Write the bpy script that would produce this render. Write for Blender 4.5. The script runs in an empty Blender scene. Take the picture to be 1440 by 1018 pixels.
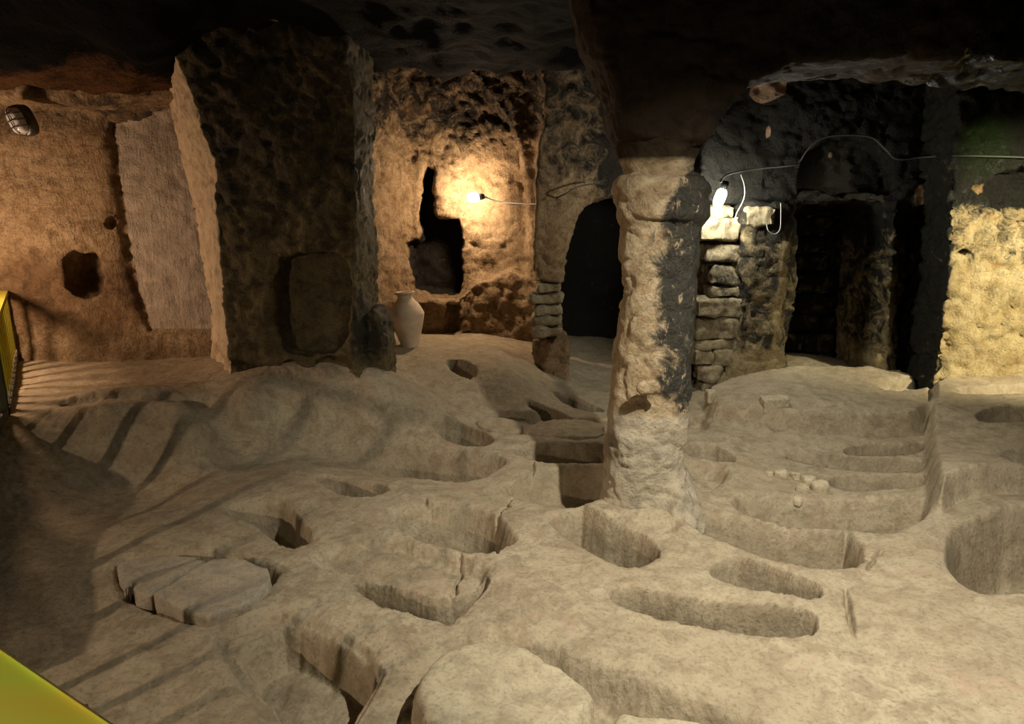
import bpy, math, random
import numpy as np
from mathutils import Vector, Matrix

# ------------------------------------------------------------------ camera, world, light, exposure
scene = bpy.context.scene
COL = scene.collection
F, CX, CY, H, PITCH = 900.0, 720.0, 509.0, 2.4, math.radians(12.5)
SP, CP = math.sin(PITCH), math.cos(PITCH)
cam = bpy.data.cameras.new('camera')
cam.sensor_width = 36.0
cam.lens = F / 1440.0 * 36.0
cam.clip_start = 0.05
camo = bpy.data.objects.new('camera', cam)
camo.location = (0, 0, H)
camo.rotation_euler = (math.radians(90) - PITCH, 0, 0)
COL.objects.link(camo)
scene.camera = camo
vs = scene.view_settings
vs.view_transform = 'Standard'
vs.look = 'None'
vs.gamma = 1.0
vs.use_curve_mapping = False
vs.exposure = 0.0
w = bpy.data.worlds.new('cave_dark')
w.use_nodes = True
w.node_tree.nodes['Background'].inputs[0].default_value = (1.0, 0.9, 0.75, 1)
w.node_tree.nodes['Background'].inputs[1].default_value = 0.004
scene.world = w


def point_light(name, loc, power, col, size=0.06):
    l = bpy.data.lights.new(name, 'POINT')
    l.energy = power
    l.color = col
    l.shadow_soft_size = size
    o = bpy.data.objects.new(name, l)
    o.location = loc
    COL.objects.link(o)
    return o


def spot_light(name, loc, target, power, col, angle, size=0.06, blend=0.5):
    l = bpy.data.lights.new(name, 'SPOT')
    l.energy = power
    l.color = col
    l.spot_size = math.radians(angle)
    l.spot_blend = blend
    l.shadow_soft_size = size
    o = bpy.data.objects.new(name, l)
    o.location = loc
    o.rotation_euler = (Vector(target) - Vector(loc)).to_track_quat('-Z', 'Y').to_euler()
    COL.objects.link(o)
    return o


# floodlight on the walkway beside the viewer, aimed down at the graves
spot_light('walkway_floodlight', (2.0, 2.3, 4.0), (1.7, 4.1, 0.0), 1180, (1.0, 0.92, 0.76), 106, 0.05, 1.0)
# weak fill light added behind the viewer to lift the handrail
point_light('walkway_fill', (-1.6, -0.9, 3.2), 14, (1.0, 0.88, 0.66), 0.1)
spot_light('handrail_fill', (-1.4, -0.6, 3.0), (-1.1, 0.85, 1.6), 110, (1.0, 0.90, 0.66), 52, 0.05, 0.8)  # extra spot added only to brighten the handrail
# warm lamp behind the side railing, out of view
spot_light('walkway_side_lamp', (-5.3, -0.2, 2.3), (-2.2, 4.4, 0.0), 420, (1.0, 0.76, 0.54), 84, 0.04, 0.9)
# warm lamp low in the side chamber, just out of view
point_light('chamber_lamp', (-6.75, 7.0, 1.95), 210, (1.0, 0.64, 0.40), 0.2)
# lamp by the pale wall on the far side
spot_light('pale_wall_lamp', (7.3, 5.2, 3.0), (6.5, 8.0, 1.7), 1250, (1.0, 0.88, 0.58), 75, 0.08, 0.8)
spot_light('green_tint_spot', (6.0, 6.6, 3.2), (5.72, 8.0, 3.2), 60, (0.40, 1.0, 0.05), 34, 0.05, 1.0)  # unseen spot added to tint the upper wall green

# ------------------------------------------------------------------ helpers
rng = random.Random(7)
nrng = np.random.RandomState(11)


def ray(px, py):
    a, v = (px - CX) / F, -(py - CY) / F
    return a, CP + v * SP, -SP + v * CP


def G(px, py, z=0.0):
    a, b, c = ray(px, py)
    t = (z - H) / c
    return (a * t, b * t)


def W(px, py, Y):
    a, b, c = ray(px, py)
    t = Y / b
    return (a * t, H + c * t)


_P = nrng.permutation(65536).astype(np.int64)
_V = nrng.uniform(-1, 1, 65536).astype(np.float32)


def vnoise(x, y, z):
    xi, yi, zi = np.floor(x).astype(np.int64), np.floor(y).astype(np.int64), np.floor(z).astype(np.int64)
    fx, fy, fz = x - xi, y - yi, z - zi
    fx, fy, fz = fx * fx * (3 - 2 * fx), fy * fy * (3 - 2 * fy), fz * fz * (3 - 2 * fz)

    def hsh(i, j, k):
        return _V[_P[(_P[(_P[i & 65535] + j) & 65535] + k) & 65535]]
    r = 0
    for di in (0, 1):
        for dj in (0, 1):
            for dk in (0, 1):
                wgt = (fx if di else 1 - fx) * (fy if dj else 1 - fy) * (fz if dk else 1 - fz)
                r = r + wgt * hsh(xi + di, yi + dj, zi + dk)
    return r


def fbm(x, y, z, octv=4, lac=2.1, gain=0.5):
    a, r = 1.0, 0.0
    for o in range(octv):
        r = r + a * vnoise(x + 17.3 * o, y - 9.1 * o, z + 4.7 * o)
        x, y, z, a = x * lac, y * lac, z * lac, a * gain
    return r


def ss(t):
    t = np.clip(t, 0, 1)
    return t * t * (3 - 2 * t)


def chaikin(P, n=2):
    P = np.array(P, float)
    for _ in range(n):
        Q = np.roll(P, -1, 0)
        P = np.stack([0.75 * P + 0.25 * Q, 0.25 * P + 0.75 * Q], 1).reshape(-1, 2)
    return P


def poly_sdf(P, x, y):
    P = np.asarray(P, float)
    d = np.full(np.broadcast(x, y).shape, 1e9)
    s = np.ones(d.shape)
    n = len(P)
    for i in range(n):
        a, b = P[i], P[i - 1]
        ex, ey = b[0] - a[0], b[1] - a[1]
        wx, wy = x - a[0], y - a[1]
        t = np.clip((wx * ex + wy * ey) / (ex * ex + ey * ey + 1e-12), 0, 1)
        d = np.minimum(d, (wx - ex * t) ** 2 + (wy - ey * t) ** 2)
        c1, c2, c3 = y >= a[1], y < b[1], ex * wy > ey * wx
        flip = (c1 & c2 & c3) | (~c1 & ~c2 & ~c3)
        s = np.where(flip, -s, s)
    return s * np.sqrt(d)


def line_dist(P, x, y):
    d = np.full(np.broadcast(x, y).shape, 1e9)
    for a, b in zip(P[:-1], P[1:]):
        ex, ey = b[0] - a[0], b[1] - a[1]
        wx, wy = x - a[0], y - a[1]
        t = np.clip((wx * ex + wy * ey) / (ex * ex + ey * ey + 1e-12), 0, 1)
        d = np.minimum(d, (wx - ex * t) ** 2 + (wy - ey * t) ** 2)
    return np.sqrt(d)


def smin(a, b, k):
    h = np.clip(0.5 + 0.5 * (b - a) / k, 0, 1)
    return b + (a - b) * h - k * h * (1 - h)


def smax(a, b, k):
    return -smin(-a, -b, k)


class Vol:
    def __init__(s, lo, hi, h):
        s.h = h
        s.o = np.array(lo, float)
        n = [int(math.ceil((hi[i] - lo[i]) / h)) + 1 for i in range(3)]
        s.x = (lo[0] + h * np.arange(n[0]))[:, None, None]
        s.y = (lo[1] + h * np.arange(n[1]))[None, :, None]
        s.z = (lo[2] + h * np.arange(n[2]))[None, None, :]
        s.n = n

    def prism_xz(s, P, y0, y1):
        d2 = poly_sdf(P, s.x, s.z)
        return np.maximum(d2, np.maximum(y0 - s.y, s.y - y1))

    def prism_xy(s, P, z0, z1):
        d2 = poly_sdf(P, s.x, s.y)
        return np.maximum(d2, np.maximum(z0 - s.z, s.z - z1))

    def box(s, lo, hi):
        return np.maximum(np.maximum(np.maximum(lo[0] - s.x, s.x - hi[0]), np.maximum(lo[1] - s.y, s.y - hi[1])),
                          np.maximum(lo[2] - s.z, s.z - hi[2]))

    def loft(s, zs, polys):
        """polys: array (nz, nv, 2) of plan outlines at heights zs"""
        polys = np.array(polys, float)
        out = np.empty(s.n, float)
        for k, z in enumerate(s.z.ravel()):
            P = np.stack([[np.interp(z, zs, polys[:, i, c]) for c in (0, 1)] for i in range(polys.shape[1])])
            out[:, :, k] = poly_sdf(P, s.x[:, :, 0], s.y[:, :, 0])
        return out

    def close(s, d):
        """the border of the volume counts as outside, so the surface is closed"""
        d = np.broadcast_to(d, s.n).copy()
        for ax in range(3):
            sl = [slice(None)] * 3
            for e in (0, -1):
                sl[ax] = e
                d[tuple(sl)] = np.maximum(d[tuple(sl)], 0.3 * s.h)
        return d

    def nets(s, d):
        d = s.close(d)
        h = s.h
        ins = d < 0
        c = np.zeros([k - 1 for k in d.shape], np.uint8)
        for i in (0, 1):
            for j in (0, 1):
                for k in (0, 1):
                    c += ins[i:d.shape[0] - 1 + i, j:d.shape[1] - 1 + j, k:d.shape[2] - 1 + k]
        act = (c > 0) & (c < 8)
        I = np.argwhere(act)
        idx = np.full(act.shape, -1, np.int64)
        idx[act] = np.arange(len(I))
        corner = {}
        for i in (0, 1):
            for j in (0, 1):
                for k in (0, 1):
                    corner[i, j, k] = d[I[:, 0] + i, I[:, 1] + j, I[:, 2] + k]
        acc = np.zeros((len(I), 3))
        cnt = np.zeros(len(I))
        keys = list(corner)
        for a in keys:
            for b in keys:
                if a < b and sum(abs(a[q] - b[q]) for q in range(3)) == 1:
                    va, vb = corner[a], corner[b]
                    m = (va < 0) != (vb < 0)
                    t = np.where(m, va / np.where(m, va - vb, 1), 0)
                    p = np.array(a)[None] + t[:, None] * (np.array(b) - np.array(a))[None]
                    acc += np.where(m[:, None], p, 0)
                    cnt += m
        V = s.o + h * (I + acc / cnt[:, None])
        gx = sum((1 if a[0] else -1) * corner[a] for a in keys)
        gy = sum((1 if a[1] else -1) * corner[a] for a in keys)
        gz = sum((1 if a[2] else -1) * corner[a] for a in keys)
        N = np.stack([gx, gy, gz], 1)
        N /= np.linalg.norm(N, axis=1)[:, None] + 1e-9
        quads = []
        for ax in range(3):
            u, v = (ax + 1) % 3, (ax + 2) % 3
            A = [slice(1, -1)] * 3
            B = [slice(1, -1)] * 3
            A[ax], B[ax] = slice(0, -1), slice(1, None)
            ia, ib = ins[tuple(A)], ins[tuple(B)]
            E = np.argwhere(ia != ib)
            pos = E.copy()
            pos[:, u] += 1
            pos[:, v] += 1

            def cell(du, dv):
                q = pos.copy()
                q[:, u] -= du
                q[:, v] -= dv
                return idx[q[:, 0], q[:, 1], q[:, 2]]
            Q = np.stack([cell(1, 1), cell(0, 1), cell(0, 0), cell(1, 0)], 1)
            fl = ~ia[tuple(E.T)]
            Q[fl] = Q[fl][:, ::-1]
            quads.append(Q)
        Q = np.concatenate(quads)
        return V, Q, N


def mesh_np(name, V, Q, smooth=True, attrs=None):
    me = bpy.data.meshes.new(name)
    Q = np.asarray(Q, np.int32)
    n, k = Q.shape
    me.vertices.add(len(V))
    me.vertices.foreach_set('co', np.asarray(V, np.float32).ravel())
    me.loops.add(n * k)
    me.loops.foreach_set('vertex_index', Q.ravel())
    me.polygons.add(n)
    me.polygons.foreach_set('loop_start', np.arange(0, n * k, k, dtype=np.int32))
    me.polygons.foreach_set('use_smooth', np.full(n, smooth, bool))
    for an, av in (attrs or {}).items():
        at = me.attributes.new(an, 'FLOAT', 'POINT')
        at.data.foreach_set('value', np.asarray(av, np.float32))
    me.update(calc_edges=True)
    me.validate()
    return me


def obj(name, me, mat, parent=None):
    o = bpy.data.objects.new(name, me)
    if mat and not me.materials:
        me.materials.append(mat)
    COL.objects.link(o)
    if parent:
        o.parent = parent
    return o


def tag(o, label=None, cat=None, group=None, kind=None):
    for k, v in (('label', label), ('category', cat), ('group', group), ('kind', kind)):
        if v:
            o[k] = v
    return o


def empty(name, loc=(0, 0, 0), rot=(0, 0, 0)):
    o = bpy.data.objects.new(name, None)
    o.location = loc
    o.rotation_euler = rot
    COL.objects.link(o)
    return o


def rock_displace(V, N, amp=0.05, scale=1.6, fine=0.014, chunky=0.0, seed=0.0):
    x, y, z = (V[:, i] + seed for i in range(3))
    d = amp * fbm(x * scale, y * scale, z * scale, 4)
    d = d + fine * fbm(x * 11, y * 11, z * 11, 3)
    if chunky:
        r = 1 - np.abs(fbm(x * 3.1 + 5, y * 3.1, z * 4.5, 3))
        d = d - chunky * np.clip(r - 0.72, 0, 1) / 0.28
    return V + N * d[:, None]


# ------------------------------------------------------------------ materials
def rock_mat(name, c1, c2, c3, soot=(0.012, 0.0105, 0.009), pale=(0.5, 0.4, 0.28), soot_rough=0.6,
             bump=0.5, bdist=0.03, sc=1.0, soot_sharp=0.25, chisel=0.0, spec=0.25, stain=None, umber=(0.10, 0.062, 0.03), contrast=1.0, fleck_amt=0.25):
    m = bpy.data.materials.new(name)
    m.use_nodes = True
    nt = m.node_tree
    N, L = nt.nodes, nt.links
    bs = N['Principled BSDF']
    tc = N.new('ShaderNodeTexCoord')

    def noise(scale, detail=6, rough=0.6, dist=0.0, vec=None):
        n = N.new('ShaderNodeTexNoise')
        n.inputs['Scale'].default_value = scale
        n.inputs['Detail'].default_value = detail
        n.inputs['Roughness'].default_value = rough
        n.inputs['Distortion'].default_value = dist
        L.new(vec or tc.outputs['Object'], n.inputs['Vector'])
        return n.outputs['Fac']

    def ramp(fac, a, b, ca=(0, 0, 0, 1), cb=(1, 1, 1, 1)):
        r = N.new('ShaderNodeValToRGB')
        r.color_ramp.elements[0].position, r.color_ramp.elements[1].position = a, b
        r.color_ramp.elements[0].color, r.color_ramp.elements[1].color = ca, cb
        L.new(fac, r.inputs[0])
        return r.outputs[0]

    def mix(fac, a, b, mode='MIX'):
        n = N.new('ShaderNodeMix')
        n.data_type = 'RGBA'
        n.blend_type = mode
        for sock, val in ((n.inputs['Factor'], fac), (n.inputs['A'], a), (n.inputs['B'], b)):
            if hasattr(val, 'is_linked') or isinstance(val, bpy.types.NodeSocket):
                L.new(val, sock)
            elif isinstance(val, tuple):
                sock.default_value = (*val[:3], 1)
            else:
                sock.default_value = val
        return n.outputs['Result']

    def math_(op, a, b=0.0, clamp=False):
        n = N.new('ShaderNodeMath')
        n.operation = op
        n.use_clamp = clamp
        for i, val in enumerate((a, b)):
            if isinstance(val, bpy.types.NodeSocket):
                L.new(val, n.inputs[i])
            else:
                n.inputs[i].default_value = val
        return n.outputs[0]

    def attr(an):
        n = N.new('ShaderNodeAttribute')
        n.attribute_name = an
        return n.outputs['Fac']

    big = noise(1.3 * sc, 8, 0.62)
    mid = noise(6.0 * sc, 8, 0.65, 0.6)
    fin = noise(38.0 * sc, 6, 0.7)
    base = mix(ramp(big, 0.36, 0.64), c1, c2)
    base = mix(ramp(mid, 0.46, 0.68), base, c3)
    vein = ramp(noise(3.1 * sc, 10, 0.72, 1.6), 0.50, 0.60)
    base = mix(math_('MULTIPLY', vein, 0.5 * contrast), base, tuple(v * 0.8 for v in c3))
    base = mix(math_('MULTIPLY', ramp(fin, 0.50, 0.68), 0.55 * contrast), base, tuple(v * 0.45 for v in c3))
    if stain:
        base = mix(math_('MULTIPLY', ramp(noise(2.4, 5, 0.6, 1.2), 0.58, 0.68), 0.6), base, stain)
    pl = math_('ADD', attr('pale'), math_('MULTIPLY', math_('SUBTRACT', mid, 0.5), 0.9))
    plf = ramp(pl, 0.45, 0.6)
    um = math_('ADD', attr('umber'), math_('MULTIPLY', math_('SUBTRACT', big, 0.5), 1.2))
    base = mix(ramp(um, 0.3, 0.7), base, mix(ramp(mid, 0.4, 0.65), umber, tuple(v * 0.45 for v in umber)))
    st = math_('ADD', attr('soot'), math_('MULTIPLY', math_('SUBTRACT', noise(3.6 * sc, 10, 0.74, 1.0), 0.5), 2.6))  # attribute holds soot, plus painted shade on some recessed walls
    fm = N.new('ShaderNodeMapping')
    fm.inputs['Scale'].default_value = (9, 9, 4)
    L.new(tc.outputs['Object'], fm.inputs[0])
    fleck = ramp(noise(1.5, 8, 0.75, 0.8, fm.outputs[0]), 0.56, 0.66)
    st = math_('SUBTRACT', st, math_('MULTIPLY', fleck, fleck_amt))
    sf = ramp(st, 0.5 - soot_sharp, 0.5 + soot_sharp)
    colr = mix(sf, base, mix(ramp(fin, 0.4, 0.7), soot, tuple(v * 2.2 for v in soot)))
    colr = mix(plf, colr, mix(ramp(mid, 0.4, 0.7), pale, tuple(v * 0.6 for v in pale)))
    L.new(colr, bs.inputs['Base Color'])
    rgh = mix(sf, (0.95, 0.95, 0.95), (soot_rough,) * 3)
    L.new(rgh, bs.inputs['Roughness'])
    bs.inputs['Specular IOR Level'].default_value = spec
    hgt = math_('ADD', math_('MULTIPLY', noise(19.0 * sc, 9, 0.72, 0.3), 1.0), math_('MULTIPLY', fin, 0.45))
    if chisel:
        mp = N.new('ShaderNodeMapping')
        mp.inputs['Rotation'].default_value = (0.5, 0.5, 0.4)
        mp.inputs['Scale'].default_value = (26, 26, 3.2)
        L.new(tc.outputs['Object'], mp.inputs[0])
        hgt = math_('ADD', hgt, math_('MULTIPLY', noise(1.0, 4, 0.6, 0.5, mp.outputs[0]), chisel))
    bp = N.new('ShaderNodeBump')
    bp.inputs['Strength'].default_value = bump
    bp.inputs['Distance'].default_value = bdist
    L.new(hgt, bp.inputs['Height'])
    L.new(bp.outputs[0], bs.inputs['Normal'])
    return m


def plain_mat(name, c, rough=0.6, metal=0.0, var=0.25, scale=8.0, bump=0.15, emit=None, stretch=None, c2=None):
    m = bpy.data.materials.new(name)
    m.use_nodes = True
    nt = m.node_tree
    bs = nt.nodes['Principled BSDF']
    tc = nt.nodes.new('ShaderNodeTexCoord')
    no = nt.nodes.new('ShaderNodeTexNoise')
    no.inputs['Scale'].default_value = scale
    no.inputs['Detail'].default_value = 6
    vec = tc.outputs['Object']
    if stretch:
        mp = nt.nodes.new('ShaderNodeMapping')
        mp.inputs['Scale'].default_value = stretch
        nt.links.new(vec, mp.inputs[0])
        vec = mp.outputs[0]
    nt.links.new(vec, no.inputs['Vector'])
    r = nt.nodes.new('ShaderNodeValToRGB')
    r.color_ramp.elements[0].position, r.color_ramp.elements[1].position = 0.35, 0.65
    r.color_ramp.elements[0].color = (*[v * (1 - var) for v in c], 1)
    r.color_ramp.elements[1].color = (*(c2 or [min(1, v * (1 + var)) for v in c]), 1)
    nt.links.new(no.outputs['Fac'], r.inputs[0])
    nt.links.new(r.outputs[0], bs.inputs['Base Color'])
    bs.inputs['Roughness'].default_value = rough
    bs.inputs['Metallic'].default_value = metal
    bp = nt.nodes.new('ShaderNodeBump')
    bp.inputs['Strength'].default_value = bump
    bp.inputs['Distance'].default_value = 0.01
    nt.links.new(no.outputs['Fac'], bp.inputs['Height'])
    nt.links.new(bp.outputs[0], bs.inputs['Normal'])
    if emit:
        bs.inputs['Emission Color'].default_value = (*emit[0], 1)
        bs.inputs['Emission Strength'].default_value = emit[1]
    return m


M_FLOOR = rock_mat('dusty_floor_rock', (0.45, 0.385, 0.27), (0.36, 0.30, 0.205), (0.28, 0.222, 0.148), soot=(0.10, 0.085, 0.055),
                   bump=0.6, bdist=0.015, soot_sharp=0.35, chisel=0.9, contrast=0.95, stain=(0.39, 0.285, 0.205))
M_LEFT = rock_mat('warm_tuff', (0.42, 0.32, 0.20), (0.33, 0.23, 0.13), (0.22, 0.14, 0.07), umber=(0.20, 0.125, 0.065), bump=0.9, bdist=0.045, chisel=0.8, contrast=1.4,
                  pale=(0.50, 0.42, 0.335), soot=(0.03, 0.02, 0.013))
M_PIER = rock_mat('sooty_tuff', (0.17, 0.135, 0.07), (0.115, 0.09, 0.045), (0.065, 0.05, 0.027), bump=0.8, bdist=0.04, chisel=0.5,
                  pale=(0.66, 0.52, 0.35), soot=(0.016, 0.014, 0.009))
M_COLUMN = rock_mat('column_tuff', (0.48, 0.39, 0.26), (0.40, 0.31, 0.19), (0.28, 0.19, 0.10), bump=0.8, bdist=0.035,
                    pale=(0.50, 0.435, 0.325), soot=(0.026, 0.024, 0.019), fleck_amt=0.75, soot_rough=0.6, soot_sharp=0.18, stain=(0.33, 0.20, 0.10), umber=(0.045, 0.031, 0.018))
M_BACK = rock_mat('ochre_tuff', (0.40, 0.29, 0.175), (0.32, 0.22, 0.125), (0.19, 0.12, 0.06), bump=0.9, bdist=0.05, chisel=0.4,
                  soot=(0.014, 0.011, 0.008))
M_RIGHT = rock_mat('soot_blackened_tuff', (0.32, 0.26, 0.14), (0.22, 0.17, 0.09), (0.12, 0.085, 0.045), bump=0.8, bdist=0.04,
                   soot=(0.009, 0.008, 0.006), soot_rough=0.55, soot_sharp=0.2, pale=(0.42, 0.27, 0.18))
M_PALE = rock_mat('pale_yellow_tuff', (0.56, 0.46, 0.27), (0.47, 0.38, 0.20), (0.38, 0.27, 0.12), bump=0.8, bdist=0.04,
                  soot=(0.011, 0.011, 0.008), soot_rough=0.4, soot_sharp=0.2, pale=(0.62, 0.38, 0.16))
M_CEIL = rock_mat('sooty_ceiling', (0.15, 0.075, 0.032), (0.10, 0.05, 0.022), (0.05, 0.028, 0.014), bump=1.0, bdist=0.06,  # orange base carries the lamplight of the left part
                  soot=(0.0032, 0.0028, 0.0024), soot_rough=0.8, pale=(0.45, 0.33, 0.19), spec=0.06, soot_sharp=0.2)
M_WET = rock_mat('glossy_soot_rock', (0.12, 0.075, 0.04), (0.08, 0.05, 0.028), (0.045, 0.028, 0.016), bump=1.0, bdist=0.06,
                 soot=(0.006, 0.006, 0.0055), soot_rough=0.22, spec=0.35, soot_sharp=0.2, sc=2.4)
M_STONE = rock_mat('grey_stone_blocks', (0.33, 0.28, 0.19), (0.25, 0.21, 0.13), (0.15, 0.12, 0.07), bump=0.7, bdist=0.02, sc=1.6)
M_SLAB = rock_mat('pale_slab_stone', (0.54, 0.475, 0.34), (0.48, 0.415, 0.29), (0.38, 0.32, 0.22), bump=0.5, bdist=0.015, sc=1.3)
M_GREYSLAB = rock_mat('greyish_slab_stone', (0.45, 0.385, 0.285), (0.40, 0.35, 0.27), (0.31, 0.28, 0.22), bump=0.5, bdist=0.015, sc=1.5)
M_CLAY = plain_mat('buff_clay', (0.60, 0.48, 0.34), 0.85, 0, 0.15, 5, 0.2)
M_YELLOW = plain_mat('yellow_painted_wood', (0.75, 0.60, 0.07), 0.5, 0, 0.2, 3.0, 0.1, stretch=(1, 6, 6), c2=(0.50, 0.56, 0.06))
M_WOODG = plain_mat('dark_green_wood', (0.05, 0.055, 0.03), 0.7, 0, 0.3, 6.0, 0.2)
M_WHITE = plain_mat('white_paint', (0.75, 0.72, 0.62), 0.5, 0, 0.08, 6.0, 0.05)
M_CABLE = plain_mat('grey_cable', (0.06, 0.06, 0.055), 0.6, 0, 0.1, 20, 0.02)
M_CABLE_W = plain_mat('white_cable', (0.22, 0.22, 0.2), 0.5, 0, 0.1, 20, 0.02)
M_SOCKET = plain_mat('black_plastic', (0.02, 0.02, 0.02), 0.4, 0, 0.1, 20, 0.02)
M_METAL = plain_mat('dark_metal', (0.10, 0.095, 0.085), 0.45, 0.8, 0.2, 20, 0.1)
M_GLASS = plain_mat('frosted_glass', (0.55, 0.55, 0.55), 0.2, 0, 0.08, 10, 0.05)
M_WARM = plain_mat('warm_bulb', (1, 0.9, 0.75), 0.5, emit=((1.0, 0.72, 0.47), 560))
M_COOL = plain_mat('white_bulb', (1, 1, 0.95), 0.5, emit=((1.0, 0.96, 0.80), 400))

# ------------------------------------------------------------------ the floor with its rock-cut graves
CTRL = [(700, 1000, 0), (300, 1000, 0), (1000, 950, 0), (1250, 950, .04), (1440, 950, .1), (1300, 800, .06), (900, 800, 0), (600, 880, 0),
        (600, 700, 0), (420, 650, 0), (300, 680, 0), (200, 800, 0), (60, 900, -.05), (60, 760, -.02), (90, 660, .12), (700, 620, 0),
        (850, 600, 0), (990, 610, .02), (1150, 640, .0), (1290, 640, 0), (1100, 690, 0), (1280, 690, 0), (1000, 700, 0), (1150, 780, 0),
        (1345, 600, .12), (1430, 600, .15), (1345, 690, .1), (1430, 690, .1), (1400, 840, .1),
        (100, 550, .5), (200, 540, .5), (300, 550, .5), (40, 600, .42), (150, 590, .44), (250, 580, .46), (200, 640, .1), (130, 640, .15),
        (350, 565, .44), (450, 553, .42), (530, 553, .40), (400, 608, .06), (540, 597, .06), (330, 615, .1), (480, 600, .05),
        (570, 500, .4), (640, 500, .4), (700, 490, .4), (600, 540, .28), (720, 525, .34), (560, 525, .38), (690, 565, .08), (640, 470, .4),
        (760, 545, .1), (830, 560, -.05), (820, 530, -.1), (900, 540, -.1),
        (1040, 575, .1), (1150, 570, .12), (1270, 575, .12), (1160, 520, .28), (1210, 545, .14), (1135, 500, .36), (1225, 505, .1)]
cp = np.array([(*G(a, b, c), c) for a, b, c in CTRL] +
              [(-2.5, 13.5, .4), (1.5, 13.5, .2), (0, 1.0, 0), (-5, 1.5, 0), (5, 1.5, .1), (-9, 8, .5), (9, 8, .2), (-9, 3, .2), (9, 3, .2),
               (5, 11, .1), (3.5, 11, .1), (-8, 10, .5), (8, 11, .2)])


def tps(r2):
    return r2 * np.log(r2 + 1e-9)


_n = len(cp)
_K = tps(((cp[:, None, :2] - cp[None, :, :2]) ** 2).sum(-1)) + 0.01 * np.eye(_n)
_Pm = np.c_[np.ones(_n), cp[:, :2]]
_A = np.block([[_K, _Pm], [_Pm.T, np.zeros((3, 3))]])
_sol = np.linalg.solve(_A, np.r_[cp[:, 2], 0, 0, 0])


def h0(x, y):
    r = _sol[_n] + _sol[_n + 1] * x + _sol[_n + 2] * y
    for i in range(_n):
        r = r + _sol[i] * tps((x - cp[i, 0]) ** 2 + (y - cp[i, 1]) ** 2)
    return np.clip(r, -0.3, 0.75)


def to_ground(poly):
    c = np.mean(np.array(poly, float), 0)
    z = 0.0
    for _ in range(4):
        z = float(h0(*[np.array(v) for v in G(c[0], c[1], z)]))
    return [G(a, b, z) for a, b in poly], z


# raised shelves: outline, height, width of the edge
SHELVES = [
    ([(1309, 562), (1306, 600), (1306, 660), (1312, 722), (1345, 706), (1400, 700), (1500, 705), (1700, 700), (1700, 560), (1400, 545)], .26, .10),
    ([(990, 580), (1060, 592), (1130, 600), (1200, 603), (1306, 604), (1306, 560), (1250, 540), (1110, 545), (1000, 555)], .22, .10),
    ([(965, 760), (945, 735), (860, 728), (835, 742), (800, 725), (845, 700), (900, 690), (985, 690), (990, 720)], .06, .2),
]
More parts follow.
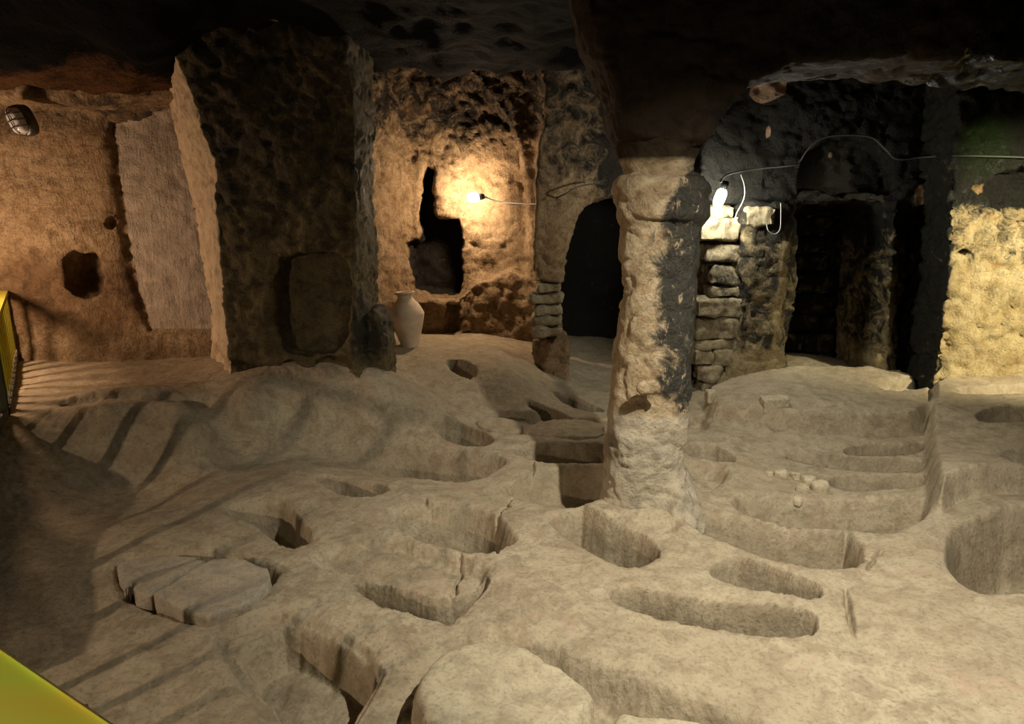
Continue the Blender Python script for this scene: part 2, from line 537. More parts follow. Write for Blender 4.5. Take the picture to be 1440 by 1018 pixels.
# graves: outline, depth, width of the sloping side, is a grave of its own
PITS = [
    ([(503, 640), (550, 624), (590, 626), (640, 635), (722, 655), (700, 672), (675, 683), (645, 687), (615, 685), (575, 677), (535, 664)], .48, .16, 1),
    ([(434, 672), (470, 666), (505, 670), (552, 682), (540, 694), (513, 701), (487, 700), (460, 690)], .36, .10, 1),
    ([(305, 715), (365, 701), (405, 700), (449, 748), (418, 764), (394, 760), (364, 735), (334, 726)], .40, .14, 1),
    ([(530, 731), (560, 711), (600, 704), (690, 707), (737, 757), (731, 762), (700, 779), (657, 780), (630, 769), (600, 764), (560, 747)], .40, .24, 1),
    ([(428, 790), (450, 777), (540, 748), (647, 777), (706, 806), (640, 877), (574, 864), (527, 847), (480, 818)], .10, .12, 0),
    ([(480, 815), (500, 798), (560, 812), (630, 828), (706, 803), (640, 877), (614, 872), (574, 864), (527, 847)], .34, .09, 1),
    ([(285, 905), (345, 868), (413, 850), (560, 930), (520, 990), (470, 1060), (400, 1050), (340, 970)], .06, .06, 0),
    ([(327, 908), (347, 893), (413, 859), (480, 893), (549, 935), (513, 987), (455, 1060), (420, 1050), (385, 995), (350, 955)], .22, .12, 1),
    ([(575, 990), (600, 930), (640, 893), (745, 888), (850, 925), (960, 965), (1085, 1012), (1200, 1090), (700, 1150), (590, 1060)], .20, .22, 0),
    ([(767, 729), (813, 711), (845, 726), (890, 740), (930, 762), (928, 785), (890, 799), (858, 789), (827, 776), (800, 758), (784, 750)], .38, .10, 1),
    ([(602, 603), (634, 597), (697, 619), (691, 628), (677, 630), (647, 624), (620, 614)], .34, .08, 1),
    ([(712, 632), (740, 621), (870, 619), (875, 648), (800, 648), (755, 646)], .28, .09, 1),
    ([(703, 680), (735, 662), (790, 652), (870, 655), (865, 700), (815, 713), (760, 705), (722, 693)], .26, .16, 1),
    ([(733, 570), (765, 572), (808, 582), (806, 590), (770, 586)], .30, .05, 1),
    ([(770, 556), (810, 556), (850, 570), (845, 578), (800, 570)], .25, .06, 1),
    ([(622, 534), (650, 533), (674, 545), (668, 553), (640, 547)], .22, .06, 1),
    ([(668, 586), (695, 580), (770, 583), (858, 585), (858, 616), (740, 613), (700, 609), (670, 600)], .09, .05, 0),
    ([(960, 626), (1000, 623), (1037, 639), (1030, 648), (960, 638)], .25, .06, 1),
    ([(960, 650), (1030, 650), (1022, 672), (1000, 690), (985, 690), (960, 660)], .14, .08, 0),
    ([(1180, 629), (1230, 625), (1262, 628), (1305, 625), (1300, 637), (1200, 636)], .28, .04, 1),
    ([(1094, 641), (1150, 637), (1305, 647), (1309, 664), (1240, 663), (1150, 653)], .36, .06, 1),
    ([(1160, 668), (1220, 667), (1307, 671), (1309, 690), (1250, 691), (1172, 687)], .26, .07, 1),
    ([(1020, 700), (1060, 690), (1200, 697), (1310, 702), (1313, 727), (1280, 747), (1250, 749), (1190, 740), (1100, 737), (1040, 722)], .36, .16, 1),
    ([(950, 738), (985, 724), (1056, 732), (1170, 745), (1198, 738), (1219, 776), (1214, 795), (1164, 801), (1133, 799), (1083, 790), (1034, 770), (993, 755)], .40, .14, 1),
    ([(993, 803), (1013, 788), (1050, 784), (1152, 825), (1159, 840), (1150, 849), (1088, 835), (1025, 822)], .32, .09, 1),
    ([(855, 830), (890, 825), (935, 832), (1016, 848), (1088, 853), (1147, 867), (1155, 895), (1115, 901), (1070, 896), (1016, 885), (957, 871), (903, 860), (863, 846)], .30, .08, 1),
    ([(1183, 815), (1196, 825), (1209, 905), (1200, 908), (1187, 860)], .09, .05, 0),
    ([(1324, 755), (1335, 735), (1385, 718), (1470, 712), (1560, 730), (1580, 800), (1500, 830), (1398, 827), (1362, 813), (1333, 785)], .50, .20, 1),
    ([(1368, 610), (1400, 605), (1480, 606), (1480, 624), (1420, 624), (1375, 620)], .22, .05, 1),
    ([(1334, 574), (1400, 570), (1480, 570), (1480, 584), (1350, 584)], .12, .05, 0),
    ([(1385, 668), (1440, 655), (1520, 655), (1520, 705), (1440, 702), (1410, 685)], .24, .25, 0),
    ([(158, 785), (220, 775), (320, 773), (385, 790), (402, 808), (355, 852), (292, 872), (230, 858), (180, 842), (160, 812)], .16, .08, 0),
    ([(1220, 558), (1262, 552), (1305, 552), (1305, 570), (1250, 575)], .18, .05, 0),
    ([(60, 555), (180, 548), (300, 541), (300, 549), (190, 558), (90, 566)], .10, .12, 0),
    ([(960, 588), (990, 582), (1000, 600), (975, 606), (958, 606)], .14, .08, 0),
]
CRACKS = [
    [(647, 780), (643, 805), (634, 835), (631, 874)], [(722, 695), (700, 722), (693, 745), (696, 778)],
    [(600, 703), (602, 712)], [(1218, 795), (1226, 785), (1245, 772)], [(1240, 745), (1262, 740)],
    [(752, 648), (750, 660), (742, 668)],
]
ncol, nrow = 860, 660
YO = 1.6
tana = np.tan(np.radians(np.linspace(-45, 45, ncol))) * 0.88
dist = np.geomspace(0.9, 13.6, nrow)
Yg, Tg = np.meshgrid(dist, tana, indexing='ij')
Xg = (Yg + YO) * Tg
gx, gy = Xg.ravel(), Yg.ravel()
hz = h0(gx, gy)
edge_n = 0.014 * fbm(gx * 3.0, gy * 3.0, gx * 0 + 3.3, 4) + 0.003 * fbm(gx * 14, gy * 14, gx * 0 + 9.1, 2)
lump = 0.028 * fbm(gx * 1.1, gy * 1.1, gx * 0, 3) + 0.005 * fbm(gx * 5, gy * 5, gx * 0 + 7, 3)


def carve(poly, wdt):
    P, z = to_ground(poly)
    P = chaikin(P, 1 if wdt < .13 else 2)
    lo, hi = P.min(0) - 0.3, P.max(0) + 0.3
    m = np.where((gx > lo[0]) & (gx < hi[0]) & (gy > lo[1]) & (gy < hi[1]))[0]
    d = poly_sdf(P, gx[m], gy[m]) + edge_n[m]
    return m, d


for poly, up, wdt in SHELVES:
    m, d = carve(poly, wdt)
    hz[m] += up * ss(0.5 - d / wdt)
hz = hz + lump
owner = np.full(len(gx), -1)
inpit = np.zeros(len(gx))
hcut = np.zeros(len(gx))
npit = 0
for poly, dep, wdt, own in PITS:
    dep, wdt = dep * (1.35 if own else 1.0), wdt * (.8 if wdt < .15 else .85)
    m, d = carve(poly, wdt)
    t = ss(-d / wdt)
    cut = dep * t + 0.012 * ss(1 - np.abs(d) / 0.05) * (d > -0.05)
    # dusty bottom: a little uneven
    cut = cut + t * 0.02 * fbm(gx[m] * 4, gy[m] * 4, gx[m] * 0 + 1.7, 2)
    hcut[m] = np.maximum(hcut[m], cut) if own == 0 else np.maximum(hcut[m], cut + 0.35 * hcut[m] * t)
    inpit[m] = np.maximum(inpit[m], t)
    if own:
        owner[m] = np.where(t > 0.08, npit, owner[m])
        npit += 1
hz = hz - hcut
for c in CRACKS:
    P, z = to_ground(c)
    lo, hi = np.min(P, 0) - 0.2, np.max(P, 0) + 0.2
    m = np.where((gx > lo[0]) & (gx < hi[0]) & (gy > lo[1]) & (gy < hi[1]))[0]
    d = line_dist(P, gx[m] + 0.03 * fbm(gx[m] * 9, gy[m] * 9, gx[m] * 0, 2), gy[m] + 0.03 * fbm(gx[m] * 9 + 5, gy[m] * 9, gx[m] * 0, 2))
    hz[m] -= 0.05 * ss(1 - d / 0.02)
hz = hz + 0.004 * fbm(gx * 22, gy * 22, gx * 0 + 2.2, 2) * (1 + 2 * np.abs(np.gradient(hz.reshape(nrow, ncol), axis=0).ravel() / 0.02).clip(0, 1))
Hg = hz.reshape(nrow, ncol)


def ground_z(x, y):
    i = np.clip(np.searchsorted(dist, y), 1, nrow - 1)
    j = np.clip(np.searchsorted(tana, x / (y + YO)), 1, ncol - 1)
    return float(Hg[i, j])


def ground_at(px, py):
    z = 0.0
    for _ in range(12):
        x, y = G(px, py, z)
        z = 0.5 * z + 0.5 * ground_z(x, y)
    return x, y, z


FV = np.stack([gx, gy, hz], 1)
ii = np.arange(nrow * ncol).reshape(nrow, ncol)
FQ = np.stack([ii[:-1, :-1], ii[:-1, 1:], ii[1:, 1:], ii[1:, :-1]], -1).reshape(-1, 4)
# normals of the whole surface, kept on every piece so that no seam shows
fn = np.cross(FV[FQ[:, 2]] - FV[FQ[:, 0]], FV[FQ[:, 3]] - FV[FQ[:, 1]])
FN = np.zeros_like(FV)
for k in range(4):
    for c in range(3):
        FN[:, c] += np.bincount(FQ[:, k], fn[:, c], len(FV))
FN /= np.linalg.norm(FN, axis=1)[:, None] + 1e-12
damp = ss((fbm(gx * 0.9, gy * 0.9, gx * 0 + 11, 3) - 0.1) / 0.8) * 0.22
fsoot = damp
fowner = owner[FQ].max(1)


def floor_piece(name, sel, parent=None):
    q = FQ[sel]
    u, inv = np.unique(q, return_inverse=True)
    me = mesh_np(name, FV[u], inv.reshape(q.shape), attrs={'soot': fsoot[u] - .9, 'pale': np.full(len(u), -1.), 'umber': np.full(len(u), -1.)})
    me.normals_split_custom_set_from_vertices([tuple(v) for v in FN[u].tolist()])
    return obj(name, me, M_FLOOR, parent)


floor = floor_piece('floor', fowner < 0)
tag(floor, 'dusty beige rock floor honeycombed with cut graves', None, None, 'structure')
for k in range(npit):
    if (fowner == k).sum() > 30:
        floor_piece('grave_pit', fowner == k, floor)

# ------------------------------------------------------------------ rock masses
def rock_object(name, vol, d, mat, soot=None, pale=None, umber=None, amp=0.05, scale=1.6, fine=0.014, chunky=0.0, seed=0.0):
    V, Q, N = vol.nets(d)
    V2 = rock_displace(V, N, amp, scale, fine, chunky, seed)
    at = {'soot': np.clip(soot(V, N), -1, 1.5) if soot else np.zeros(len(V)), 'pale': np.clip(pale(V, N), -1, 1.5) if pale else np.full(len(V), -1.0),
          'umber': np.clip(umber(V, N), -1, 1.5) if umber else np.full(len(V), -1.0)}
    me = mesh_np(name, V2, Q, attrs=at)
    return obj(name, me, mat)


def blob(V, c, r):
    return ss(1.4 - np.sqrt((((V - np.array(c)) / np.array(r)) ** 2).sum(1)))


def PW(pts, Y):
    return [W(a, b, Y) for a, b in pts]


# --- the big pier with the blind niche
v = Vol((-5.2, 6.9, -0.1), (-0.9, 9.6, 4.6), 0.032)


def pier_plan(z_px, fl, bl, fr, br, yf=7.45, yb=8.6):
    """plan outline from picture columns: front-left, back-left, front-right, back-right"""
    return [(W(fl, z_px, yf)[0], yf), (W(fr, z_px, yf)[0], yf + .02), (W(fr + 12, z_px, yf + .3)[0], yf + .3), (W(br, z_px, yb)[0], yb),
            (W(br, z_px, yb)[0] - .3, yb + .2), (W(bl, z_px, yb)[0] + .3, yb + .2), (W(bl, z_px, yb)[0], yb), (W(fl - 6, z_px, yf + .2)[0], yf + .2)]


rows = [(600, 328, 300, 520, 560), (560, 326, 304, 512, 544), (480, 319, 300, 500, 536), (400, 312, 291, 498, 530), (300, 303, 272, 500, 527), (262, 299, 262, 500, 526),
        (250, 304, 262, 500, 526), (180, 282, 246, 500, 527), (130, 268, 236, 496, 528), (90, 250, 222, 490, 524), (60, 235, 205, 490, 524)]
zs = [W(400, r[0], 7.5)[1] for r in rows]
d = v.loft(zs, [pier_plan(*r) for r in rows])
niche = chaikin(PW([(384, 400), (387, 372), (400, 355), (470, 352), (490, 372), (492, 470), (478, 494), (430, 500), (396, 492), (386, 460)], 7.45), 1)
d = smax(d, -v.prism_xz(niche, 6.5, 7.75), 0.06)
d = smax(d, -v.prism_xz(chaikin(PW([(388, 516), (415, 510), (420, 535), (392, 545)], 7.45), 2), 6.5, 7.62), 0.05)
d = smax(d, -v.prism_xz(chaikin(PW([(440, 510), (490, 505), (500, 545), (450, 552)], 7.45), 2), 6.5, 7.58), 0.08)
d = smin(d, v.prism_xz(chaikin(PW([(512, 560), (514, 470), (524, 430), (542, 445), (548, 500), (556, 575)], 7.9), 2), 7.7, 8.3), 0.1)
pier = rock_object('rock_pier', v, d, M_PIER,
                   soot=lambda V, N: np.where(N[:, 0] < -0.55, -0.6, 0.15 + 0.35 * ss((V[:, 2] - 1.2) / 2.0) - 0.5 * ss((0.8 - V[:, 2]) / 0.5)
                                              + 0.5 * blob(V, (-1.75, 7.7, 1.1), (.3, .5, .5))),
                   pale=lambda V, N: np.where((N[:, 0] < -0.35) & (V[:, 0] < -3.0), 1.0, -1.0) + 0.0, amp=0.035, chunky=0.03)  # lamplight on the jamb is put into its pale colour
tag(pier, 'massive soot-darkened rock pier with a blind niche in its face', 'pier', None, 'structure')

# --- side chamber wall
v = Vol((-10.0, 8.0, -0.1), (-3.0, 10.4, 4.6), 0.04)
d = (8.75 + 0.04 * (v.x + 5)) - v.y + 0 * v.z
pan = PW([(150, 170), (250, 150), (330, 170), (330, 465), (205, 468), (182, 400), (168, 330)], 8.75)
d = smax(d, -v.prism_xz(pan, 6, 8.88), 0.2)
octn = PW([(87, 362), (100, 354), (130, 356), (139, 372), (138, 408), (120, 419), (104, 416), (88, 402)], 8.7)
d = smax(d, -v.prism_xz(octn, 6, 9.2), 0.03)
d = smax(d, -v.prism_xz(chaikin(PW([(146, 306), (158, 304), (160, 320), (148, 322)], 8.75), 2), 6, 8.95), 0.04)
d = smin(d, v.prism_xz(PW([(-300, 60), (400, 60), (400, 132), (250, 140), (140, 152), (60, 140), (-300, 140)], 8.3), 8.2, 10), 0.15)
d = smin(d, v.prism_xy([(-10, 10.4), (-10, 7.6), (-7.7, 8.1), (-7.25, 8.8), (-7.0, 10.4)], -1, 3.7), 0.2)
wl = rock_object('wall_left', v, d, M_LEFT,
                 soot=lambda V, N: -0.35 + 0.9 * ss((V[:, 2] - 3.25) / 0.35) * ss((3.95 - V[:, 2]) / 0.2) + 0.45 * blob(V, (-5.6, 8.8, 1.2), (1.2, .6, .5)),
                 pale=lambda V, N: np.where(poly_sdf(pan, V[:, 0], V[:, 2]) < -0.02, 0.95, -0.5),
                 umber=lambda V, N: -0.05 + 0.7 * blob(V, (-5.9, 8.8, 1.4), (1.6, .8, .7)) - .6 * (poly_sdf(pan, V[:, 0], V[:, 2]) < 0), amp=0.035, chunky=0.022, fine=0.018)
tag(wl, 'warm-lit chiselled rock wall of the side chamber with an eight-sided niche', None, None, 'structure')

# --- lamp chamber back wall
v = Vol((-4.2, 9.6, -0.1), (0.72, 13.4, 5.9), 0.045)
bend = 1.0 * ss((-1.75 - v.x) / 0.9) + 1.2 * ss((v.x - 0.2) / 0.8)
d = (12.0 - bend) - v.y + 0 * v.z
arch = chaikin(PW([(520, 500), (524, 260), (532, 160), (560, 106), (610, 86), (660, 100), (700, 150), (726, 185), (745, 280), (748, 500)], 12.0), 1)
d = smin(d, np.maximum(11.75 - v.y, -poly_sdf(arch, v.x, v.z)), 0.1)
slot = PW([(590, 300), (592, 245), (600, 232), (611, 238), (612, 306), (646, 304), (651, 345), (646, 416), (578, 412), (573, 342), (590, 338)], 12.0)
d = smax(d, -v.prism_xz(slot, 9, 12.9), 0.04)
# bench
bt = W(590, 420, 11.6)[1]
d = smin(d, v.box((-3.4, 11.3, -0.5), (W(646, 420, 11.3)[0], 12.5, bt)), 0.05)
d = smax(d, -v.prism_xz(PW([(626, 428), (647, 428), (646, 472), (626, 472)], 11.3), 9, 11.75), 0.03)
# rubble-like foot of the wall beside the bench
d = smin(d, v.prism_xz(chaikin(PW([(650, 480), (655, 400), (690, 395), (735, 380), (770, 470), (760, 500)], 11.6), 2), 11.75, 12.5), 0.3)
wb = rock_object('wall_back', v, d, M_BACK,
                 soot=lambda V, N: -0.25 + 0.9 * ss((V[:, 2] - 3.0) / 1.2) + 1.4 * ss((V[:, 1] - 12.15) / 0.2) - 0.3 * ss((1.2 - V[:, 2]) / .5),  # deep slot: its shade is painted in through the soot value
                 amp=0.07, chunky=0.05, fine=0.024)
tag(wb, 'ochre rock wall of the lamp chamber with a dark slot recess and bench', None, None, 'structure')

# --- wall with the black arched opening
v = Vol((0.1, 9.0, -0.3), (3.6, 11.2, 5.4), 0.04)
d = v.box((0.1, 9.75, -1), (5, 11.0, 6)) + 0 * v.z
d = smax(d, (W(748, 250, 9.8)[0] + 0.12 * ss((v.z - 2.5) / 1.5)) - v.x + 0.25 * np.abs(v.y - 9.75), 0.1)
opn = chaikin(PW([(795, 600), (792, 400), (800, 335), (818, 298), (850, 278), (920, 275), (985, 300), (985, 600)], 9.75), 1)
d = smax(d, -v.prism_xz(opn, 8, 12), 0.08)
d = smax(d, -v.prism_xz(PW([(740, 478), (740, 398), (800, 398), (800, 478)], 9.75), 8, 10.3), 0.03)
d = smin(d, v.prism_xz(PW([(764, 545), (766, 474), (800, 474), (800, 545)], 9.75), 9.6, 10.4), 0.04)
wa = rock_object('wall_arch', v, d, M_BACK, soot=lambda V, N: 0.0 + 0.55 * ss((V[:, 2] - 2.2) / 1.2) + 0.4 * ss((V[:, 0] - 1.0) / .5), amp=0.06, chunky=0.05)
tag(wa, 'dim brown rock wall pierced by a black arched opening', None, None, 'structure')

# --- chamber beyond the arch, closed by rock; its darkness painted as full soot
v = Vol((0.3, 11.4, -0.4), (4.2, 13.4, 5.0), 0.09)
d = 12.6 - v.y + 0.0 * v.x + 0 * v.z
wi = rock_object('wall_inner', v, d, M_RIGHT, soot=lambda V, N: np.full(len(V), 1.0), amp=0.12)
tag(wi, 'rock wall inside the arched opening, its shade painted black', None, None, 'structure')

# --- centre column
prof = [(800, 820, 985), (735, 838, 962), (715, 844, 952), (690, 848, 950), (640, 853, 962), (600, 858, 969), (560, 862, 972), (500, 867, 977), (450, 872, 980),
        (400, 877, 983), (350, 876, 984), (316, 876, 984), (304, 868, 996), (264, 864, 998), (254, 868, 992), (244, 880, 972), (200, 868, 980), (160, 864, 988),
        (130, 858, 1000), (90, 840, 1040), (50, 820, 1100), (-40, 790, 1300)]
YC = 5.15
zs, polys = [], []
for py, l, r in prof:
    xl, z = W(l, py, YC)
    xr, _ = W(r, py, YC)
    cx, hw = (xl + xr) / 2, (xr - xl) / 2
    hd = min(hw * 1.0, 0.42)
    ring = []
    for k in range(20):
        a = 2 * math.pi * (k + .5) / 20
        c, s = math.cos(a), math.sin(a)
        e = 0.72
        ring.append((cx + hw * math.copysign(abs(c) ** e, c), YC + 0.1 + hd * math.copysign(abs(s) ** e, s)))
    zs.append(z)
    polys.append(ring)
v = Vol((0.2, 4.5, -0.15), (3.0, 5.9, 4.9), 0.022)
d = v.loft(zs, polys)
SPAN = [(824, -260), (820, 0), (826, 50), (842, 90), (858, 130), (868, 190), (980, 200), (1003, 165), (1042, 122), (1100, 98), (1250, 88), (1440, 98), (1600, 140), (1900, 260), (1900, -260)]
d = smin(d, v.prism_xz(PW(SPAN, YC), YC - .25, YC + .55), 0.15)


def pxc(px, py, Y=YC - .35):
    x, z = W(px, py, Y)
    return (x, Y, z)


def ball(v, c, r):
    return (np.sqrt(((v.x - c[0]) / r[0]) ** 2 + ((v.y - c[1]) / r[1]) ** 2 + ((v.z - c[2]) / r[2]) ** 2) - 1) * min(r)


for c, r in [(pxc(897, 353), (.11, .14, .05)), (pxc(883, 518), (.03, .12, .06)), (pxc(884, 594), (.045, .09, .025)), (pxc(885, 418), (.05, .1, .06)),
             (pxc(910, 718), (.10, .1, .03)), (pxc(870, 385), (.05, .15, .04))]:
    d = smax(d, -ball(v, c, r), 0.03)
d = smin(d, ball(v, pxc(914, 545), (.12, .045, .08)), 0.06)
# buttress ridge running off the foot
foot = [G(*q) for q in [(930, 690), (968, 640), (985, 690), (1010, 725), (960, 745), (925, 740)]]
fd = poly_sdf(chaikin(foot, 2), v.x[:, :, 0], v.y[:, :, 0])[:, :, None]
d = smin(d, np.maximum(fd + 0.7 * np.maximum(v.z + 0.05, 0), v.z - 0.45), 0.22)


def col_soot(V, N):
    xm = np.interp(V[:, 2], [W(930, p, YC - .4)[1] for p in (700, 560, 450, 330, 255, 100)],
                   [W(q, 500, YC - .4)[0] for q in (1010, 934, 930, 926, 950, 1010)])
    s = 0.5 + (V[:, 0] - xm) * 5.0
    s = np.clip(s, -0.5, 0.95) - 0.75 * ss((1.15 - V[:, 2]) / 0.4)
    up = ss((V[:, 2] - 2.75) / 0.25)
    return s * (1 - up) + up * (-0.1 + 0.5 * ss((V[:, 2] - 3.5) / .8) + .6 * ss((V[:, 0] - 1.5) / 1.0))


col = rock_object('rock_column', v, d, M_COLUMN, soot=col_soot,
                  pale=lambda V, N: 1.0 * ss((1.2 - V[:, 2]) / .5) + 0.55 * blob(V, pxc(925, 400), (.22, .3, .14)) + 0.5 * blob(V, pxc(920, 535), (.18, .3, .07)) - 0.3,
                  umber=lambda V, N: -0.4 + 1.7 * ss((V[:, 2] - 2.72) / .25), amp=0.025, chunky=0.022, fine=0.012)
tag(col, 'freestanding weathered rock column, one side blackened by soot, with worn capital', 'column', None, 'structure')

# --- wall with the doorway
YD = 8.8
v = Vol((2.5, 8.0, -0.1), (6.6, 10.3, 4.9), 0.036)
d = v.box((W(960, 400, YD)[0], YD, -1), (9, 10.0, 6)) + 0 * v.z
tym = chaikin(PW([(1122, 285), (1126, 240), (1140, 210), (1170, 193), (1212, 193), (1244, 212), (1258, 240), (1264, 285)], YD), 1)
d = smax(d, -v.prism_xz(tym, 8, YD + .28), 0.04)
door = PW([(1112, 600), (1111, 470), (1120, 380), (1122, 284), (1242, 284), (1240, 400), (1232, 470), (1226, 600)], YD)
d = smax(d, -v.prism_xz(door, 8, 11), 0.04)
d = smax(d, -v.prism_xz(PW([(974, 600), (974, 286), (1047, 286), (1047, 600)], YD), 8, YD + .55), 0.03)
d = smax(d, -v.prism_xz(PW([(1262, 590), (1262, 330), (1285, 305), (1330, 305), (1345, 590)], YD), 8, YD + .35), 0.08)
# left jamb pilaster with spreading foot
zr = [(590, 1005, 1122), (560, 1012, 1117), (540, 1022, 1113), (500, 1036, 1110), (450, 1044, 1109), (380, 1046, 1112), (322, 1046, 1116), (312, 1044, 1122), (292, 1046, 1124), (280, 1060, 1118), (200, 1070, 1100)]
pz, pp = [], []
for py, l, r in zr:
    yf = YD - .28 - (0.22 if py > 540 else 0.10 if py > 500 else 0)
    pz.append(W(l, py, yf)[1])
    xl, xr = W(l, py, yf)[0], W(r, py, yf)[0]
    pp.append([(xl, YD + .3), (xl, yf + .08), (xl + .1, yf), (xr - .1, yf), (xr, yf + .08), (xr, YD + .3)])
pil = np.maximum(v.loft(pz, pp), np.maximum(v.z - W(1080, 284, YD - .28)[1], v.y - YD - .3))
d = smin(d, pil, 0.05)
# right jamb half-column
pz, pp = [], []
for py, l, r in [(590, 1226, 1262), (540, 1229, 1258), (450, 1236, 1260), (310, 1243, 1266), (280, 1243, 1280)]:
    xl, z = W(l, py, YD - .1)
    xr, _ = W(r, py, YD - .1)
    pz.append(z)
    pp.append([(xl, YD + .6), (xl, YD - .02), ((xl + xr) / 2, YD - .16), (xr, YD - .02), (xr, YD + .6)])
d = smin(d, np.maximum(v.loft(pz, pp), v.z - W(1250, 282, YD)[1]), 0.04)
d = smin(d, v.prism_xz(chaikin(PW([(1268, 296), (1268, 262), (1290, 252), (1306, 270), (1304, 292)], YD - .1), 1), YD - .12, YD + .3), 0.05)
# ragged ledge under the blind arch
d = smin(d, v.prism_xz(PW([(1124, 290), (1126, 270), (1150, 266), (1180, 276), (1215, 268), (1240, 274), (1262, 266), (1262, 290), (1200, 284)], YD), YD - .06, YD + .3), 0.03)


def door_soot(V, N):
    s = 0.6 + 0.5 * ss((V[:, 2] - 1.9) / 0.9)
    s = s - 0.95 * ss((0.85 - V[:, 2]) / 0.6)
    s = s - 0.75 * blob(V, (*[W(1098, 420, YD - .28)[0], YD - .28], W(1098, 420, YD - .28)[1]), (.06, .3, .9))
    s = s - 0.6 * blob(V, (W(1250, 430, YD)[0], YD - .1, W(1250, 430, YD)[1]), (.10, .3, .9))
    s = s + 0.5 * ss((V[:, 0] - W(1300, 450, YD)[0]) / .2) * ss((V[:, 2] - .3) / .3)
    return s


def door_pale(V, N):
    p = np.full(len(V), -0.5)
    for px, py, rx, rz in [(1085, 122, .28, .2), (1288, 275, .14, .2), (1082, 185, .05, .12), (1180, 215, .06, .06), (1070, 130, .15, .14)]:
        x, z = W(px, py, YD)
        p += 1.35 * blob(V, (x, YD, z), (rx, 1.0, rz))
    return p


wd = rock_object('wall_doorway', v, d, M_RIGHT, soot=door_soot, pale=door_pale, amp=0.05, chunky=0.045, fine=0.018)
tag(wd, 'soot-black rock wall with a square doorway under a blind arch', None, None, 'structure')

# --- pale wall at the far side
v = Vol((W(1300, 500, 8.0)[0] - .3, 7.4, 0.0), (9.6, 9.4, 5.0), 0.04)
YR = 8.05
edge_p = [(W(a, b, YR)[1], W(a, b, YR)[0]) for a, b in [(600, 0)] for a, b in [(1306, 600), (1311, 560), (1321, 480), (1334, 400), (1336, 280), (1342, 180), (1346, 110), (1350, 60)]]
ez, ex = [e[0] for e in edge_p], [e[1] for e in edge_p]
d = np.maximum(YR - v.y, np.interp(v.z, ez, ex) - v.x + 0.10 * (v.y - YR))
d = np.maximum(d, v.y - 9.2)
d = smax(d, -v.prism_xz(chaikin(PW([(1386, 268), (1396, 250), (1420, 240), (1600, 232), (1600, 316), (1445, 312), (1424, 304), (1404, 288)], YR), 1), 7, 8.9), 0.06)
d = smax(d, -v.prism_xz(chaikin(PW([(1343, 352), (1362, 346), (1366, 356), (1346, 362)], YR), 1), 7, 8.2), 0.03)


def pale_soot(V, N):
    zc = W(1400, 288, YR)[1]
    s = -0.4 + 1.3 * ss((V[:, 2] - zc + 0.12) / 0.35) + 0.8 * ss((V[:, 2] - W(1400, 400, YR)[1]) / .3)
    s = np.where(N[:, 0] < -0.6, 1.0, s)
    return s


def pale_pale(V, N):
    p = np.full(len(V), -0.45)
    for px, py, rx, rz in [(1372, 328, .22, .2), (1400, 375, .22, .1), (1380, 265, .12, .12)]:
        x, z = W(px, py, YR)
        p += 0.95 * blob(V, (x, YR, z), (rx, 1.0, rz))
    return p


wr = rock_object('wall_right', v, d, M_PALE, soot=pale_soot, pale=pale_pale, amp=0.05, chunky=0.08, fine=0.028)
tag(wr, 'pale yellow rock wall, sooty above, with a dark opening', None, None, 'structure')

# --- arch band springing from the column, and the ceiling
v = Vol((2.8, 4.6, 3.2), (7.6, 5.95, 5.6), 0.04)
sp = PW(SPAN, YC)
d = v.prism_xz(sp, YC - .25, YC + .55) + 0
ab = rock_object('ceiling_arch', v, d, M_WET, soot=lambda V, N: 0.2 + 0.8 * ss((V[:, 0] - 2.8) / 1.0), amp=0.06, chunky=0.05, fine=0.022)
tag(ab, 'brown and soot-black rock arch springing from the column to the far wall', None, None, 'structure')

cxn, cyn = 240, 240
cxs, cys = np.linspace(-10.5, 10, cxn), np.linspace(-2.0, 13.8, cyn)
CXg, CYg = np.meshgrid(cxs, cys, indexing='ij')
x, y = CXg.ravel(), CYg.ravel()
cz = 4.35 - 0.42 * ss((-x - 2.8) / 1.2) * ss((y - 5.5) / 1.5) + 1.05 * ss((y - 9.0) / 1.0) * ss((2.6 - x) / 1.0) * ss((x + 3.4) / .6)
cz = cz + 0.14 * fbm(x * 1.2, y * 1.2, x * 0 + 5, 4) + 0.03 * fbm(x * 6, y * 6, x * 0 + 1, 3)
cV = np.stack([x, y, cz], 1)
ii = np.arange(cxn * cyn).reshape(cxn, cyn)
cQ = np.stack([ii[:-1, :-1], ii[:-1, 1:], ii[1:, 1:], ii[1:, :-1]], -1).reshape(-1, 4)
cs = 1.5 - 1.5 * ss((-x - 3.4) / 1.0) * ss((y - 6.4) / 0.8) - 0.3 * blob(cV, (-.6, 6.2, 4.4), (1.6, .6, 1))  # left part bares the orange base, painted in place of warm lamplight
cpale = np.full(len(cV), -0.6)
for px, py, r in [(408, 42, .16), (392, 78, .22), (442, 95, .14), (412, 92, .14)]:
    a, b, c = ray(px, py)
    t = (4.1 - H) / c
    cpale += 1.25 * blob(cV, (a * t, b * t, 4.1), (r * .8, r * 1.6, .6))
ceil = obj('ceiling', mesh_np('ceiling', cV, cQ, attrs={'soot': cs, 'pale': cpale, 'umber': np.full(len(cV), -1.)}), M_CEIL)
tag(ceil, 'soot-black cave ceiling with a few chipped pale patches', None, None, 'structure')


